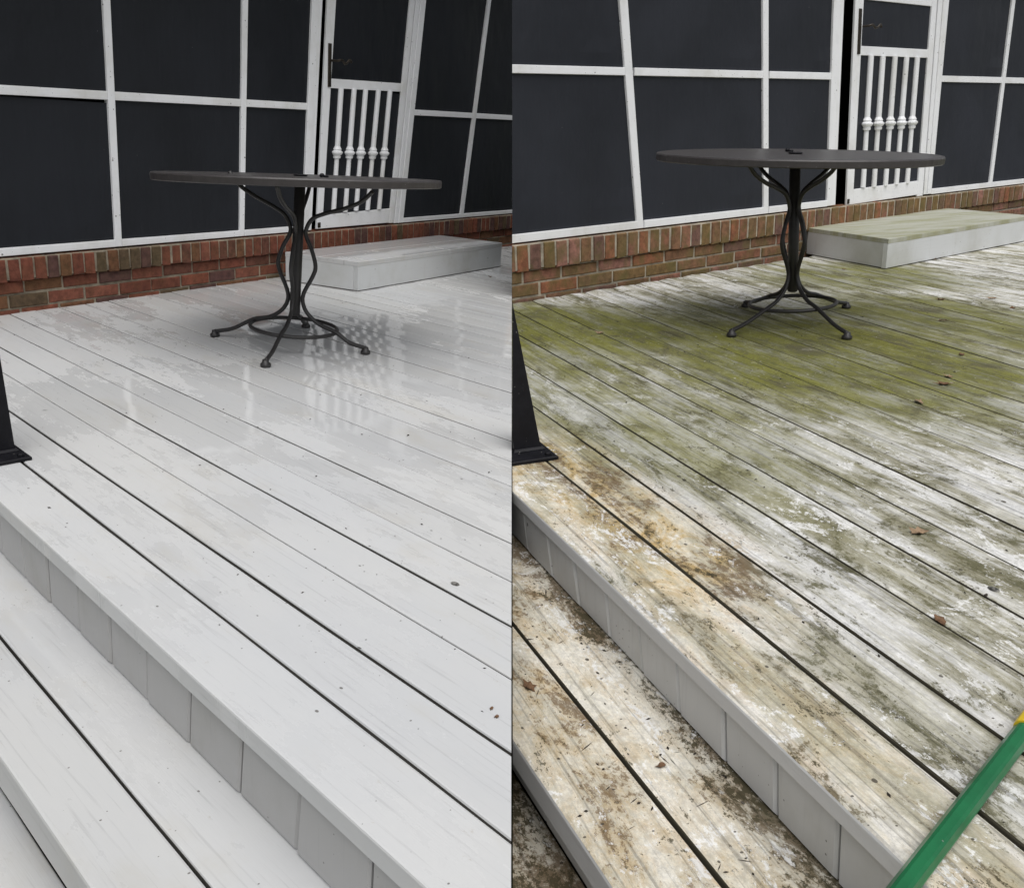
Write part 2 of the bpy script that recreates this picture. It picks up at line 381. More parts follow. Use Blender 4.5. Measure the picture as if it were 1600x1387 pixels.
MAT = {
    'deckL': clean_deck_mat('clean_grey_paint', 1.0, 0.53, True, (0.10, 0.095, 0.085)),
    'deckR': mossy_deck_mat('mossy_deck_paint', 'deck'),
    'deckR0': mossy_deck_mat('mossy_edge_board_paint', 'deck', (0.66, 0.66, 0.655)),
    'deckL0': clean_deck_mat('clean_edge_board_paint', 1.0, 0.53, True, None),
    'treadL': clean_deck_mat('clean_step_paint', 0.93, 0.535),
    'treadR': mossy_deck_mat('stained_step_paint', 'tread', (0.62, 0.62, 0.615)),
    'treadRi': mossy_deck_mat('stained_inner_step_paint', 'tread'),
    'treadLi': clean_deck_mat('clean_inner_step_paint', 0.93, 0.535, False, (0.10, 0.095, 0.085)),
    'treadR2': mossy_deck_mat('dirty_step_paint', 'low', (0.45, 0.45, 0.44)),
    'riserL': paint_mat('grey_shaded_riser_paint', (0.41, 0.407, 0.402), 0.5, 0.25, (120, 120, 3)),  # same paint as the planks, darkened in its colour for the risers' shade
    'riserR': paint_mat('grey_shaded_riser_paint_dusty', (0.58, 0.585, 0.585), 0.55, 0.9, (120, 120, 3)),  # shade of the upright faces is mixed into this grey as well
    'frame': paint_mat('white_frame_paint', (0.88, 0.888, 0.91), 0.4, 1.2, (6, 6, 6)),
    'boxL': clean_deck_mat('wet_platform_paint', 0.97, 0.40),
    'boxR': None,
    'boxside': paint_mat('platform_side_paint', (0.60, 0.615, 0.62), 0.5, 0.6, (4, 4, 120)),
    'screenL': screen_mat('dark_screen_mesh', (0.0105, 0.012, 0.016)),
    'screenR': screen_mat('dark_screen_mesh_dry', (0.0165, 0.0185, 0.025)),
    'brickL': brick_mat('wet_red_brick', [(0.185, 0.062, 0.040), (0.16, 0.055, 0.036), (0.20, 0.068, 0.042), (0.14, 0.058, 0.040), (0.215, 0.072, 0.044),
                                          (0.105, 0.052, 0.046), (0.215, 0.078, 0.052), (0.155, 0.072, 0.038), (0.17, 0.06, 0.038), (0.11, 0.075, 0.045)], 0.12),
    'brickR': brick_mat('dry_red_brick', [(0.22, 0.10, 0.062), (0.205, 0.108, 0.066), (0.19, 0.118, 0.062), (0.27, 0.125, 0.085), (0.19, 0.115, 0.055),
                                          (0.165, 0.09, 0.07), (0.215, 0.115, 0.065), (0.29, 0.145, 0.11), (0.20, 0.125, 0.055), (0.27, 0.11, 0.06)], 0.6),
    'mortarL': plain_mat('mortar_wet', (0.36, 0.31, 0.235), 0.9, 0.5, 14, 0.6, 0, 0.2),
    'mortarR': plain_mat('mortar_dry', (0.48, 0.43, 0.34), 0.9, 0.5, 14, 0.6, 0, 0.2),
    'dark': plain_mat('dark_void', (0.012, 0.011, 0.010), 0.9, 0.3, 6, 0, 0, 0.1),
    'gap': plain_mat('dirt_under_boards', (0.030, 0.026, 0.020), 0.95, 0.4, 9, 0, 0, 0.1),
    'iron': plain_mat('dark_bronze_iron', (0.030, 0.028, 0.028), 0.42, 0.25, 30, 0.25, 0, 0.5),
    'tabletop': plain_mat('brown_grey_powder_coat', (0.056, 0.050, 0.050), 0.36, 0.2, 22, 0.3, 0, 0.5, dust=0.25),
    'black': plain_mat('black_iron_paint', (0.006, 0.006, 0.008), 0.5, 0.3, 25, 0.35, 0, 0.2, c2=(0.010, 0.010, 0.013), dust=0.5),
    'hardware': plain_mat('aged_bronze', (0.055, 0.045, 0.035), 0.4, 0.4, 40, 0.2, 0.6, 0.5),
    'green': plain_mat('green_pole_paint', (0.010, 0.155, 0.055), 0.28, 0.25, 14, 0.12, 0, 0.5, dust=0.35),
    'yellow': plain_mat('yellow_plastic', (0.85, 0.60, 0.03), 0.4, 0.12, 9, 0.08, 0, 0.5),
    'leaf': plain_mat('dry_leaf', (0.20, 0.115, 0.065), 0.8, 0.5, 60, 0.5, 0, 0.2),
    'leaf2': plain_mat('pale_dry_leaf', (0.36, 0.25, 0.16), 0.8, 0.4, 60, 0.5, 0, 0.2),
    'speck': plain_mat('dark_debris', (0.045, 0.038, 0.03), 0.9, 0.4, 40, 0, 0, 0.2),
    'knot': plain_mat('knot_hole', (0.26, 0.25, 0.23), 0.7, 0.9, 70, 0.5, 0, 0.2),
    'ground': plain_mat('lawn_ground', (0.06, 0.075, 0.03), 0.95, 0.5, 3, 0.5, 0, 0.1),
    'roof': plain_mat('grey_shingle', (0.11, 0.105, 0.10), 0.9, 0.4, 14, 0.5, 0, 0.2),
}
def mossy_box():
    k = N('mossy_platform_paint')
    n = k.noise(k.vec((9, 1.6, 1)), 1.0, 6, 0.68, 0.2)
    f = k.noise(k.vec((30, 30, 1)), 1.0, 5, 0.7)
    col = k.mix((0.44, 0.445, 0.39), (0.29, 0.29, 0.17), k.ramp(n, 0.36, 0.68))
    col = k.mix(col, (0.36, 0.34, 0.22), k.mul(k.ramp(f, 0.5, 0.7), 0.5))
    k.bump(f, 0.3, 0.002)
    return k.set(Base_Color=col, Roughness=0.75)
MAT['boxR'] = mossy_box()

# ---------------------------------------------------------------- mesh helpers
def seam_plane(t):                 # the upright joint where the two decks and walls meet, in deck-local metres
    r = Vector(DATA[t]['R'][0])
    no = r if t == 'L' else -r     # keep the side opposite the normal
    return Vector((0, 0, DATA[t]['h'])) - no * 0.0012, no

def mesh_obj(name, verts, faces, mat, parent=None, base=(0, 0, 0), clip=None, smooth=False, extra=None):
    bm = bmesh.new()
    b = Vector(base)
    vs = [bm.verts.new(Vector(v)) for v in verts]
    for f in faces:
        try: bm.faces.new([vs[i] for i in f])
        except ValueError: pass
    if clip:
        planes = clip if isinstance(clip, list) else [clip]
        for co, no in planes:
            r = bmesh.ops.bisect_plane(bm, geom=bm.verts[:] + bm.edges[:] + bm.faces[:], plane_co=co, plane_no=no, clear_outer=True, dist=1e-6)
            cut = [e for e in r['geom_cut'] if isinstance(e, bmesh.types.BMEdge)]
            if cut:
                try: bmesh.ops.holes_fill(bm, edges=cut, sides=0)
                except Exception: pass
        if not bm.faces:
            bm.free(); return None
    bmesh.ops.recalc_face_normals(bm, faces=bm.faces)
    for v in bm.verts: v.co -= b
    me = bpy.data.meshes.new(name)
    bm.to_mesh(me); bm.free()
    me.materials.append(mat)
    if smooth:
        for p in me.polygons: p.use_smooth = True
    o = bpy.data.objects.new(name, me)
    COL.objects.link(o)
    if parent is not None: o.parent = parent
    return o

def thing(name, label, cat, t, loc, group=None, rot=None):
    o = bpy.data.objects.new(name, None)
    COL.objects.link(o)
    o.empty_display_size = 0.1
    o.matrix_world = ASM[t] @ Matrix.Translation(Vector(loc)) @ (rot.to_4x4() if rot else Matrix())
    o['label'] = label; o['category'] = cat
    if group: o['group'] = group
    return o

def prism(a, b):                   # two matching point loops -> closed solid
    n = len(a)
    faces = [tuple(range(n)), tuple(range(2 * n - 1, n - 1, -1))]
    for i in range(n):
        j = (i + 1) % n
        faces.append((i, j, n + j, n + i))
    return list(a) + list(b), faces

def rings(loops, cap=True, closed=True):
    n = len(loops[0]); V = [p for l in loops for p in l]; F = []
    for k in range(len(loops) - 1):
        for i in range(n if closed else n - 1):
            j = (i + 1) % n
            F.append((k * n + i, k * n + j, (k + 1) * n + j, (k + 1) * n + i))
    if cap:
        F.append(tuple(range(n - 1, -1, -1))); F.append(tuple(range((len(loops) - 1) * n, len(loops) * n)))
    return V, F

def tube(pts, rad, seg=10, close=False):
    pts = [Vector(p) for p in pts]; n = len(pts); loops = []
    ref = Vector((0.137, 0.35, 0.92)).normalized()
    up = None
    for i, p in enumerate(pts):
        if close: d = (pts[(i + 1) % n] - pts[i - 1]).normalized()
        else: d = (pts[min(i + 1, n - 1)] - pts[max(i - 1, 0)]).normalized()
        if up is None: up = (ref - d * ref.dot(d)).normalized()
        else: up = (up - d * up.dot(d)).normalized()
        sd = d.cross(up)
        r = rad[i] if isinstance(rad, (list, tuple)) else rad
        loops.append([p + (up * math.cos(2 * math.pi * k / seg) + sd * math.sin(2 * math.pi * k / seg)) * r for k in range(seg)])
    if close:
        loops.append(loops[0]); V, F = rings(loops[:-1], cap=False)
        m = len(loops) - 2
        for k in range(seg):
            j = (k + 1) % seg
            F.append((m * seg + k, m * seg + j, j, k))
        return V, F
    return rings(loops)

def smooth_path(P, sub=6):
    P = [Vector(p) for p in P]; out = []
    for i in range(len(P) - 1):
        p0 = P[max(i - 1, 0)]; p1 = P[i]; p2 = P[i + 1]; p3 = P[min(i + 2, len(P) - 1)]
        for k in range(sub):
            u = k / sub
            out.append(0.5 * ((2 * p1) + (p2 - p0) * u + (2 * p0 - 5 * p1 + 4 * p2 - p3) * u * u + (3 * p1 - p0 - 3 * p2 + p3) * u ** 3))
    out.append(P[-1])
    return out

def lathe(profile, seg=16):        # (r, z) pairs
    return rings([[Vector((r * math.cos(2 * math.pi * k / seg), r * math.sin(2 * math.pi * k / seg), z)) for k in range(seg)] for r, z in profile])

SIDE = {'L': 'clean wet', 'R': 'mossy'}

def merge(*parts):
    V = []; F = []
    for v, f in parts:
        k = len(V); V += list(v); F += [tuple(i + k for i in q) for q in f]
    return V, F

def panel(c, out, depth, ch=0.003):
    """four front corners in order, outward unit vector -> bevelled slab `depth` thick"""
    c = [Vector(p) for p in c]; out = Vector(out)
    ins = []
    for i in range(4):
        e1 = (c[(i + 1) % 4] - c[i]).normalized(); e2 = (c[i - 1] - c[i]).normalized()
        ins.append(c[i] + (e1 + e2) * ch)
    return rings([[p - out * depth for p in c], [p - out * ch for p in c], ins])

def seam_y(t, n, x):
    s = DATA[t]['seam']
    if n <= 12: a, b = s[n]
    else:
        da, db = {'L': (0.158, 0.0068), 'R': (0.1315, -0.0098)}[t]
        a, b = s[12][0] + da * (n - 12), s[12][1] + db * (n - 12)
    return a + b * x

def wall_x(t, y, o=0.0):
    d = DATA[t]
    return (d['wd'] - o - math.cos(d['wa']) * y) / (-math.sin(d['wa']))

GAPS = [0, 7, 8, 4, 6.5, 4, 4.5, 3, 5, 4.5, 3.5, 4, 5.5]

def wavy(rng):
    ph = [rng.uniform(0, 6.28) for _ in range(3)]
    return lambda x: 0.0009 * math.sin(1.9 * x + ph[0]) + 0.0006 * math.sin(5.1 * x + ph[1]) + 0.0003 * math.sin(13 * x + ph[2])

def board(name, t, f0, f1, xs0, xe, top, th, mat, parent, rng, bev=0.004, clip=True, base=(0, 0, 0), edge_th=None, rag=0.0):
    """a plank between the lines y=f0(x) and y=f1(x); xs0(y) gives where it starts"""
    w0, w1 = wavy(rng), wavy(rng)
    nst = 34
    cup = rng.uniform(-0.0012, 0.0012)
    loops = []
    for i in range(nst + 1):
        u = i / nst
        row = []
        def pt(side, dy, z):
            # side 0/1 edges, dy inset
            ya = f0; yb = f1
            xg = -3.0
            y_est = (ya(xg) + yb(xg)) / 2
            xs = xs0(ya(xg) if side < 0.5 else yb(xg))
            x = xs + (xe - xs) * u
            y0 = ya(x) + w0(x); y1 = yb(x) + w1(x)
            if side == 0.5: y = (y0 + y1) / 2
            else: y = y0 + dy if side == 0 else y1 - dy
            r = rag * rng.uniform(-1, 1) if rag else 0
            return Vector((x, y, top + z + (r if z > -0.006 else 0)))
        row.append(pt(0, 0, -th)); row.append(pt(0, 0, -bev)); row.append(pt(0, bev * 0.3, -bev * 0.3)); row.append(pt(0, bev, 0))
        row.append(pt(0.5, 0, cup))
        row.append(pt(1, bev, 0)); row.append(pt(1, bev * 0.3, -bev * 0.3)); row.append(pt(1, 0, -bev)); row.append(pt(1, 0, -th))
        loops.append(row)
    V, F = rings(loops)
    return mesh_obj(name, V, F, mat, parent, base, [seam_plane(t)] if clip else None)

def build_deck(t):
    d = DATA[t]; rng = random.Random(11 if t == 'L' else 12)
    xe = 0.75 if t == 'L' else 1.3
    nb = 46 if t == 'L' else 37
    # dark framing under the boards: the body of the deck
    yl = seam_y(t, nb, -5.5)
    y0 = lambda x: seam_y(t, 0, x) + 0.03
    P = [(wall_x(t, 0.7, -.1), y0(-4.4)), (xe, y0(xe)), (xe, yl), (wall_x(t, yl, -.1), yl)]
    V, F = prism([Vector((x, y, -0.10)) for x, y in P], [Vector((x, y, -0.13)) for x, y in P])
    root = mesh_obj('deck', V, F, MAT['gap'], None, (0, 0, 0), [seam_plane(t)])
    root.matrix_world = ASM[t]
    root['kind'] = 'structure'
    root['label'] = {'L': 'freshly washed pale grey plank deck, wet and glossy', 'R': 'plank deck covered in green moss and brown stains'}[t]
    for n in range(nb):
        q = 1.0 if t == 'L' else 0.74
        g0 = (GAPS[n] if n < len(GAPS) else rng.uniform(3.5, 6)) * q / 2000
        g1 = (GAPS[n + 1] if n + 1 < len(GAPS) else 4.5) * q / 2000
        f0 = lambda x, n=n, g0=g0: seam_y(t, n, x) + g0
        f1 = lambda x, n=n, g1=g1: seam_y(t, n + 1, x) - g1
        board('board', t, f0, f1, lambda y: wall_x(t, y, 0.012), xe, rng.uniform(-0.001, 0.001), -d['nosz'] if n == 0 else 0.036,
              MAT['deck' + t + ('0' if n == 0 else '')], root, rng, 0.0045 if n < 3 else 0.003, rag=0.0)
    # upright boards under the front edge
    J = list(d['joints'])
    step = J[1][0] - J[0][0]
    while J[0][0] > -5.2: J.insert(0, (J[0][0] - step, J[0][1] - step))
    step = J[-1][0] - J[-2][0]
    while J[-1][0] < xe - step: J.append((J[-1][0] + step, J[-1][1] + step))
    b0 = d['seam'][0][1]; out = Vector((b0, -1, 0)).normalized()
    yr = lambda x: seam_y(t, 0, x) + 0.009
    zt, zb = d['nosz'] - 0.0025, d['z1'] + 0.0025
    for i in range(len(J) - 1):
        (a0, a1), (c0, c1) = J[i], J[i + 1]
        g = 0.0026; k = rng.uniform(-0.002, 0.002)
        c = [Vector((a0 + g, yr(a0) + k, zt)), Vector((c0 - g, yr(c0) + k, zt)), Vector((c1 - g, yr(c1) + k, zb)), Vector((a1 + g, yr(a1) + k, zb))]
        V, F = panel(c, out, 0.018, 0.0045)
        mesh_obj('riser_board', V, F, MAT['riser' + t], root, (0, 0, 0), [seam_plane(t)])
    V, F = prism([Vector((-5.2, yr(-5.2) + 0.022, z)) for z in (-0.05, d['z1'] - 0.1)] + [Vector((xe, yr(xe) + 0.022, z)) for z in (d['z1'] - 0.1, -0.05)],
                 [Vector((-5.2, yr(-5.2) + 0.04, z)) for z in (-0.05, d['z1'] - 0.1)] + [Vector((xe, yr(xe) + 0.04, z)) for z in (d['z1'] - 0.1, -0.05)])
    mesh_obj('rim_joist', V, F, MAT['gap'], root, (0, 0, 0), [seam_plane(t)])
    # skirt board closing the cut side of the deck
    co, no = seam_plane(t)
    h2 = Vector((no.x, no.y, 0)).normalized(); along = Vector((-h2.y, h2.x, 0))
    if along.x > 0: along = -along
    def on_seam(y_of_x0):          # point on the seam line of the deck surface with given along-distance
        return Vector((co.x, co.y, 0)) + along * y_of_x0 + h2 * ((no.dot(co) - no.dot(Vector((co.x, co.y, 0)) + along * y_of_x0)) / no.dot(h2))
    ts = [i * 0.02 for i in range(0, 600)]
    near = next(q for q in ts if (lambda p: p.y > seam_y(t, 0, p.x) + 0.012)(on_seam(q)))
    far = next((q for q in ts if (lambda p: p.x < wall_x(t, p.y, 0.02))(on_seam(q))), 9.0)
    A, B = on_seam(near), on_seam(far)
    q = h2 * 0.004
    pa = [A - q, B - q, B - q - h2 * 0.02, A - q - h2 * 0.02]
    V, F = prism([p + Vector((0, 0, -0.037)) for p in pa], [p + Vector((0, 0, -0.55)) for p in pa])
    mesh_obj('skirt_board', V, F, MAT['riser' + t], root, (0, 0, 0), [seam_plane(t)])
    # a knot in one plank
    kx, ky = {'L': (-1.336, 1.307), 'R': (-1.179, 1.34)}[t]
    prof = [(0.020, 0.0), (0.019, 0.0022), (0.015, 0.0028), (0.010, 0.0016), (0.006, 0.0008), (0.001, 0.0006)]
    V, F = lathe(prof, 14)
    V = [Vector((kx + v.x * 0.62, ky + v.y * 0.42, v.z * 0.35)) for v in V]
    kn = mesh_obj('knot', V, F, MAT['knot'], root, smooth=True)
    return root, (A, B, h2, along)

def build_steps(t):
    d = DATA[t]; rng = random.Random(21 if t == 'L' else 22)
    xe = 0.75 if t == 'L' else 1.3
    z1 = d['z1']; rise = -z1; z2 = z1 - rise; gz = -(CAM_Z / UNIT[t] - d['h']) + 0.02
    ts = lambda x: d['tseam'][0] + d['tseam'][1] * x
    te = lambda x: d['tedge'][0] + d['tedge'][1] * x
    y0 = lambda x: seam_y(t, 0, x)
    P = [(-5.2, te(-5.2) + 0.05), (xe, te(xe) + 0.05), (xe, y0(xe) + 0.03), (-5.2, y0(-5.2) + 0.03)]
    V, F = prism([Vector((x, y, z1 - 0.045)) for x, y in P], [Vector((x, y, gz)) for x, y in P])
    root = mesh_obj('steps', V, F, MAT['gap'], None, (0, 0, 0), [seam_plane(t)])
    root.matrix_world = ASM[t]; root['kind'] = 'structure'
    root['label'] = {'L': 'clean grey plank steps below the wet deck', 'R': 'brown stained plank steps below the mossy deck'}[t]
    m = MAT['tread' + t]
    nose = 0.082 if t == 'L' else 0.05
    board('tread_board', t, lambda x: ts(x) + 0.003, lambda x: y0(x) + 0.024, lambda y: -5.2, xe, z1, 0.038, MAT['tread' + t + 'i'], root, rng)
    board('tread_board', t, te, lambda x: ts(x) - 0.003, lambda y: -5.2, xe, z1, nose, m, root, rng, 0.006)
    dd = 0.27
    m = MAT['treadR2'] if t == 'R' else m
    board('tread_board', t, lambda x: te(x) - 0.10, lambda x: te(x) + 0.032, lambda y: -5.2, xe, z2, 0.038, m, root, rng)
    board('tread_board', t, lambda x: te(x) - dd, lambda x: te(x) - 0.108, lambda y: -5.2, xe, z2, nose, m, root, rng, 0.006)
    out = Vector((0, -1, 0))
    for k, (zt, zb, dy) in enumerate(((z1 - nose - 0.001, z2 + 0.003, 0.03), (z2 - nose - 0.001, gz, -dd + 0.03))):
        for i in range(30):
            xa, xb = -5.2 + i * 0.2 + 0.002, -5.2 + (i + 1) * 0.2 - 0.002
            if xb > xe: break
            c = [Vector((xa, te(xa) + dy, zt)), Vector((xb, te(xb) + dy, zt)), Vector((xb, te(xb) + dy, zb)), Vector((xa, te(xa) + dy, zb))]
            V, F = panel(c, out, 0.018, 0.003)
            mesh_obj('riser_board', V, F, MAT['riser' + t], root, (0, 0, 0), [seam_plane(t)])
    return root

def build_wall(t):
    d = DATA[t]; rng = random.Random(31 if t == 'L' else 32)
    ca, sa = math.cos(d['wa']), math.sin(d['wa'])
    D = Vector((ca, sa, 0)); Nn = Vector((-sa, ca, 0)); OUT = -Nn
    def wp(s, z, o=0.0): return Nn * (d['wd'] - o) + D * s + Vector((0, 0, z))
    s_lo, s_hi = (1.3, 8.6) if t == 'L' else (2.7, 9.6)
    base = wp((s_lo + s_hi) / 2, 0)
    root = thing('porch_wall', {'L': 'screened porch wall in red brick and white frames behind the clean deck',
                                'R': 'screened porch wall in weathered brick and white frames behind the mossy deck'}[t], 'wall', t, base, 'screened porch walls')
    CL = None if t == 'L' else [seam_plane(t)]   # the far wall runs on behind the projecting bay
    mk = lambda name, VF, mat, par=root: mesh_obj(name, VF[0], VF[1], mat, par, base, CL)
    lin = lambda key: (lambda s: d[key][0] + d[key][1] * s)
    sb, st, rt_, rb = lin('sillb'), lin('sillt'), lin('railt'), lin('railb')
    zr = 0.150 if t == 'L' else 0.160
    pit = 0.0652 if t == 'L' else 0.0885
    mort = 0.0105 if t == 'L' else 0.016
    def wq(s0, z0, s1, z1, s2, z2, s3, z3, o, depth, ch=0.002):
        return panel([wp(s0, z0, o), wp(s1, z1, o), wp(s2, z2, o), wp(s3, z3, o)], OUT, depth, ch)
    # ---- brick plinth
    mk('mortar', wq(s_lo, -0.05, s_hi, -0.05, s_hi, zr, s_lo, zr, 0.003, 0.09), MAT['mortar' + t])
    mk('mortar', wq(s_lo, zr + 0.006, s_hi, zr + 0.006, s_hi, sb(s_hi) - 0.008, s_lo, sb(s_lo) - 0.008, 0.024, 0.11), MAT['mortar' + t])
    s = s_lo + 0.01
    while s < s_hi - pit:
        j = lambda a=0.0016: rng.uniform(-a, a)
        o = 0.031 + rng.uniform(-0.004, 0.004)
        zt = sb(s) - 0.0035; w = pit - mort
        a0, a1 = s + j(), s + w + j(); k0 = j(0.003); k1 = j(0.003)
        front = [wp(a0 + k0, zr + j(0.004), o), wp(a1 + k0, zr + j(0.004), o), wp(a1, zt - 0.009, o - 0.002), wp(a0, zt - 0.009, o - 0.002)]
        back = [wp(a0, zr, -0.05), wp(a1, zr, -0.05), wp(a1, zt + 0.002, -0.05), wp(a0, zt + 0.002, -0.05)]
        mid = [p - OUT * 0.004 for p in front]
        mid[2] = wp(a1, zt - 0.006, o - 0.008); mid[3] = wp(a0, zt - 0.006, o - 0.008)
        cen = sum(front, Vector()) / 4
        fr = [p + (cen - p).normalized() * 0.0045 for p in front]
        mk('brick', rings([back, mid, fr]), MAT['brick' + t])
        s += pit
    bl = pit * 3
    for row, (z0, z1) in enumerate(((0.091, 0.146), (0.026, 0.081), (-0.039, 0.016))):
        k = 1.0 if t == 'L' else 1.06
        s = s_lo - rng.uniform(0, bl)
        while s < s_hi - bl:
            j = lambda a=0.002: rng.uniform(-a, a)
            o = 0.010 + rng.uniform(-0.003, 0.004); a0, a1 = s + mort / 2 + j(), s + bl - mort / 2 + j()
            zz0, zz1 = z0 * k + j(), z1 * k + j()
            mk('brick', wq(a0, zz0, a1, zz0 + j(), a1, zz1 + j(), a0, zz1, o, 0.06, 0.0045), MAT['brick' + t])
            s += bl
    # ---- white frames
    V = d['verts']; TOP = 2.15 if t == 'L' else 1.74; HEAD = 0.2 if t == 'L' else 0.08
    def edge(p_top, p_bot): return lambda z: p_bot[0] + (p_top[0] - p_bot[0]) * (z - p_bot[1]) / (p_top[1] - p_bot[1])
    E = {k: (edge(v[0], v[2]), edge(v[1], v[3])) for k, v in V.items()}
    fm = MAT['frame']
    def post(name, l, r, zb, zt, o, depth=0.03, par=root):
        return mk(name, wq(l(zb), zb, r(zb), zb, r(zt), zt, l(zt), zt, o, depth, 0.0025), fm, par)
    for k in 'ABD':
        l, r = E[k]
        post('post', l, r, sb(l(.3)) + 0.0005, TOP, 0.006)
    Cl, Cr = E['C']; Jl, Jr = E['J']; Dl, Dr = E['door']; Gl, Gr = E['doorglass']
    cm = lambda z: Cl(z) + (Cr(z) - Cl(z)) * 0.62
    post('door_post', Cl, lambda z: cm(z) - 0.002, sb(4.5) + 0.0005, TOP, 0.007)
    post('door_jamb', cm, Cr, sb(4.5) + 0.0005, TOP, 0.002, 0.03)
    jm = lambda z: Jl(z) + (Jr(z) - Jl(z)) * 0.45
    post('door_jamb', lambda z: Jl(z) + 0.002, lambda z: jm(z) - 0.003, sb(5.4) + 0.0005, TOP, 0.002, 0.03)
    post('door_post', jm, Jr, sb(5.4) + 0.0005, TOP, 0.007)
    # sills and middle rails, bay by bay
    le = lambda z: s_lo + 0.02
    re = lambda z: s_hi - 0.02
    bays = [(le, E['A'][0]), (E['A'][1], E['B'][0]), (E['B'][1], Cl), (Jr, E['D'][0]), (E['D'][1], re)]
    for l, r in bays:
        a, b = l(0.28), r(0.28)
        mk('sill', wq(a + .001, sb(a) + 0.001, b - .001, sb(b) + 0.001, b - .001, st(b), a + .001, st(a), 0.008, 0.05), fm)
        a, b = l(1.0), r(1.0)
        mk('rail', wq(a + .001, rb(a), b - .001, rb(b), b - .001, rt_(b), a + .001, rt_(a), 0.004, 0.03), fm)
        for zlo, zhi in ((lambda s: st(s) - 0.012, lambda s: rb(s) + 0.012), (lambda s: rt_(s) - 0.012, lambda s: TOP + 0.02)):
            # screen cloth, slightly slack towards the bottom corners
            nx, nz = 10, 8; fr = []; bk = []
            for iz in range(nz + 1):
                for ix in range(nx + 1):
                    u, v = ix / nx, iz / nz
                    za, zb_ = zlo(l(0.6)), zhi(l(0.6))
                    z = za + (zb_ - za) * v
                    sx = l(z) - 0.012 + (r(z) - l(z) + 0.024) * u
                    sag = 0.004 * math.sin(math.pi * u) * math.sin(math.pi * v) + 0.007 * math.exp(-((u - 0.86) ** 2 + (v - 0.08) ** 2) / 0.012) + 0.004 * math.exp(-((u - 0.3) ** 2 + (v - 0.05) ** 2) / 0.01)
                    fr.append(wp(sx, z, -0.009 + sag)); bk.append(wp(sx, z, -0.012 + sag))
            m = nx + 1; F = []
            n0 = len(fr)
            for iz in range(nz):
                for ix in range(nx):
                    q = iz * m + ix
                    F.append((q, q + 1, q + m + 1, q + m)); F.append((n0 + q, n0 + q + m, n0 + q + m + 1, n0 + q + 1))
            rim = [i for i in range(m)] + [k * m + nx for k in range(1, nz + 1)] + [nz * m + i for i in range(nx - 1, -1, -1)] + [k * m for k in range(nz - 1, 0, -1)]
            for i in range(len(rim)):
                p, q = rim[i], rim[(i + 1) % len(rim)]
                F.append((p, n0 + p, n0 + q, q))
            o = mesh_obj('screen', fr + bk, F, MAT['screen' + t], root, base, CL, smooth=False)
    # ---- the door
    zb = d['dbot'][2][1] + 0.004
    zt = TOP - 0.06
    mid = d['dmid']; bot = d['dbot']
    o = 0.0
    rail_of = lambda p, q, s: p[1] + (q[1] - p[1]) * (s - p[0]) / (q[0] - p[0])
    def dq(l, r, zlo, zhi, oo=0.0, dep=0.014):
        return panel([wp(l(zlo(0)), zlo(0), oo), wp(r(zlo(1)), zlo(1), oo), wp(r(zhi(1)), zhi(1), oo), wp(l(zhi(0)), zhi(0), oo)], OUT, dep, 0.002)
    ks = lambda a, b: (lambda u: a if u == 0 else b)
    parts = [dq(Dl, Gl, ks(zb, zb), ks(zt, zt)), dq(Gr, lambda z: Dr(z) - 0.002, ks(zb, zb), ks(zt, zt)),
             dq(lambda z: Gl(z) + .0005, lambda z: Gr(z) - .0005, ks(bot[2][1] + 0.004, bot[3][1] + 0.004), ks(bot[0][1], bot[1][1]), -0.0015),
             dq(lambda z: Gl(z) + .0005, lambda z: Gr(z) - .0005, ks(mid[2][1], mid[3][1]), ks(mid[0][1], mid[1][1]), -0.0015),
             dq(lambda z: Gl(z) + .0005, lambda z: Gr(z) - .0005, ks(zt - 0.09, zt - 0.09), ks(zt, zt), -0.0015)]
    door = mk('door', merge(*parts), fm)
    door['label'] = 'white screen door standing slightly ajar, with turned spindles below'
    for za, zb2 in ((bot[0][1] - 0.01, mid[2][1] + 0.01), (mid[1][1] - 0.03, zt - 0.08)):
        mk('screen', panel([wp(Gl(za) - .01, za, -0.012), wp(Gr(za) + .01, za, -0.012), wp(Gr(zb2) + .01, zb2, -0.012), wp(Gl(zb2) - .01, zb2, -0.012)], OUT, 0.003, 0.0005), MAT['screen' + t], door)
    zr0 = (d['ringz'][0][1] + d['ringz'][1][1]) / 2
    for (p, q) in d['bal']:
        a, b = wp(q[0], q[1] - 0.005, -0.004), wp(p[0], p[1] + 0.005, -0.004)
        ax = b - a; L_ = ax.length; u = (zr0 - q[1] + 0.005) / (p[1] - q[1] + 0.01)
        r = 0.020 if t == 'L' else 0.024
        hz = 0.05
        prof = [(0, r * .95), (u - hz * 1.0, r * 0.85), (u - hz * .95, r * 1.35), (u - hz * .6, r * 1.5), (u - hz * .55, r * 1.15), (u - hz * .35, r * 1.7), (u - hz * .1, r * 2.1), (u + hz * .1, r * 2.1),
                (u + hz * .3, r * 1.45), (u + hz * .55, r * 1.6), (u + hz * .8, r * 1.25), (u + hz * 1.0, r), (1.0, r)]
        e1 = D; e2 = OUT
        loops = [[a + ax * uu + (e1 * math.cos(2 * math.pi * k / 12) + e2 * math.sin(2 * math.pi * k / 12) * 0.75) * rr for k in range(12)] for uu, rr in prof]
        VF = rings(loops)
        mk('spindle', VF, fm, door)
    h0, h1, h2, h3 = d['handle']
    kk = 0.013 if t == 'L' else 0.014
    V0 = wq(h1[0] - kk, h1[1], h1[0] + kk, h1[1], h0[0] + kk, h0[1], h0[0] - kk, h0[1], 0.009, 0.009, 0.003)
    mk('handle_plate', V0, MAT['hardware'], door)
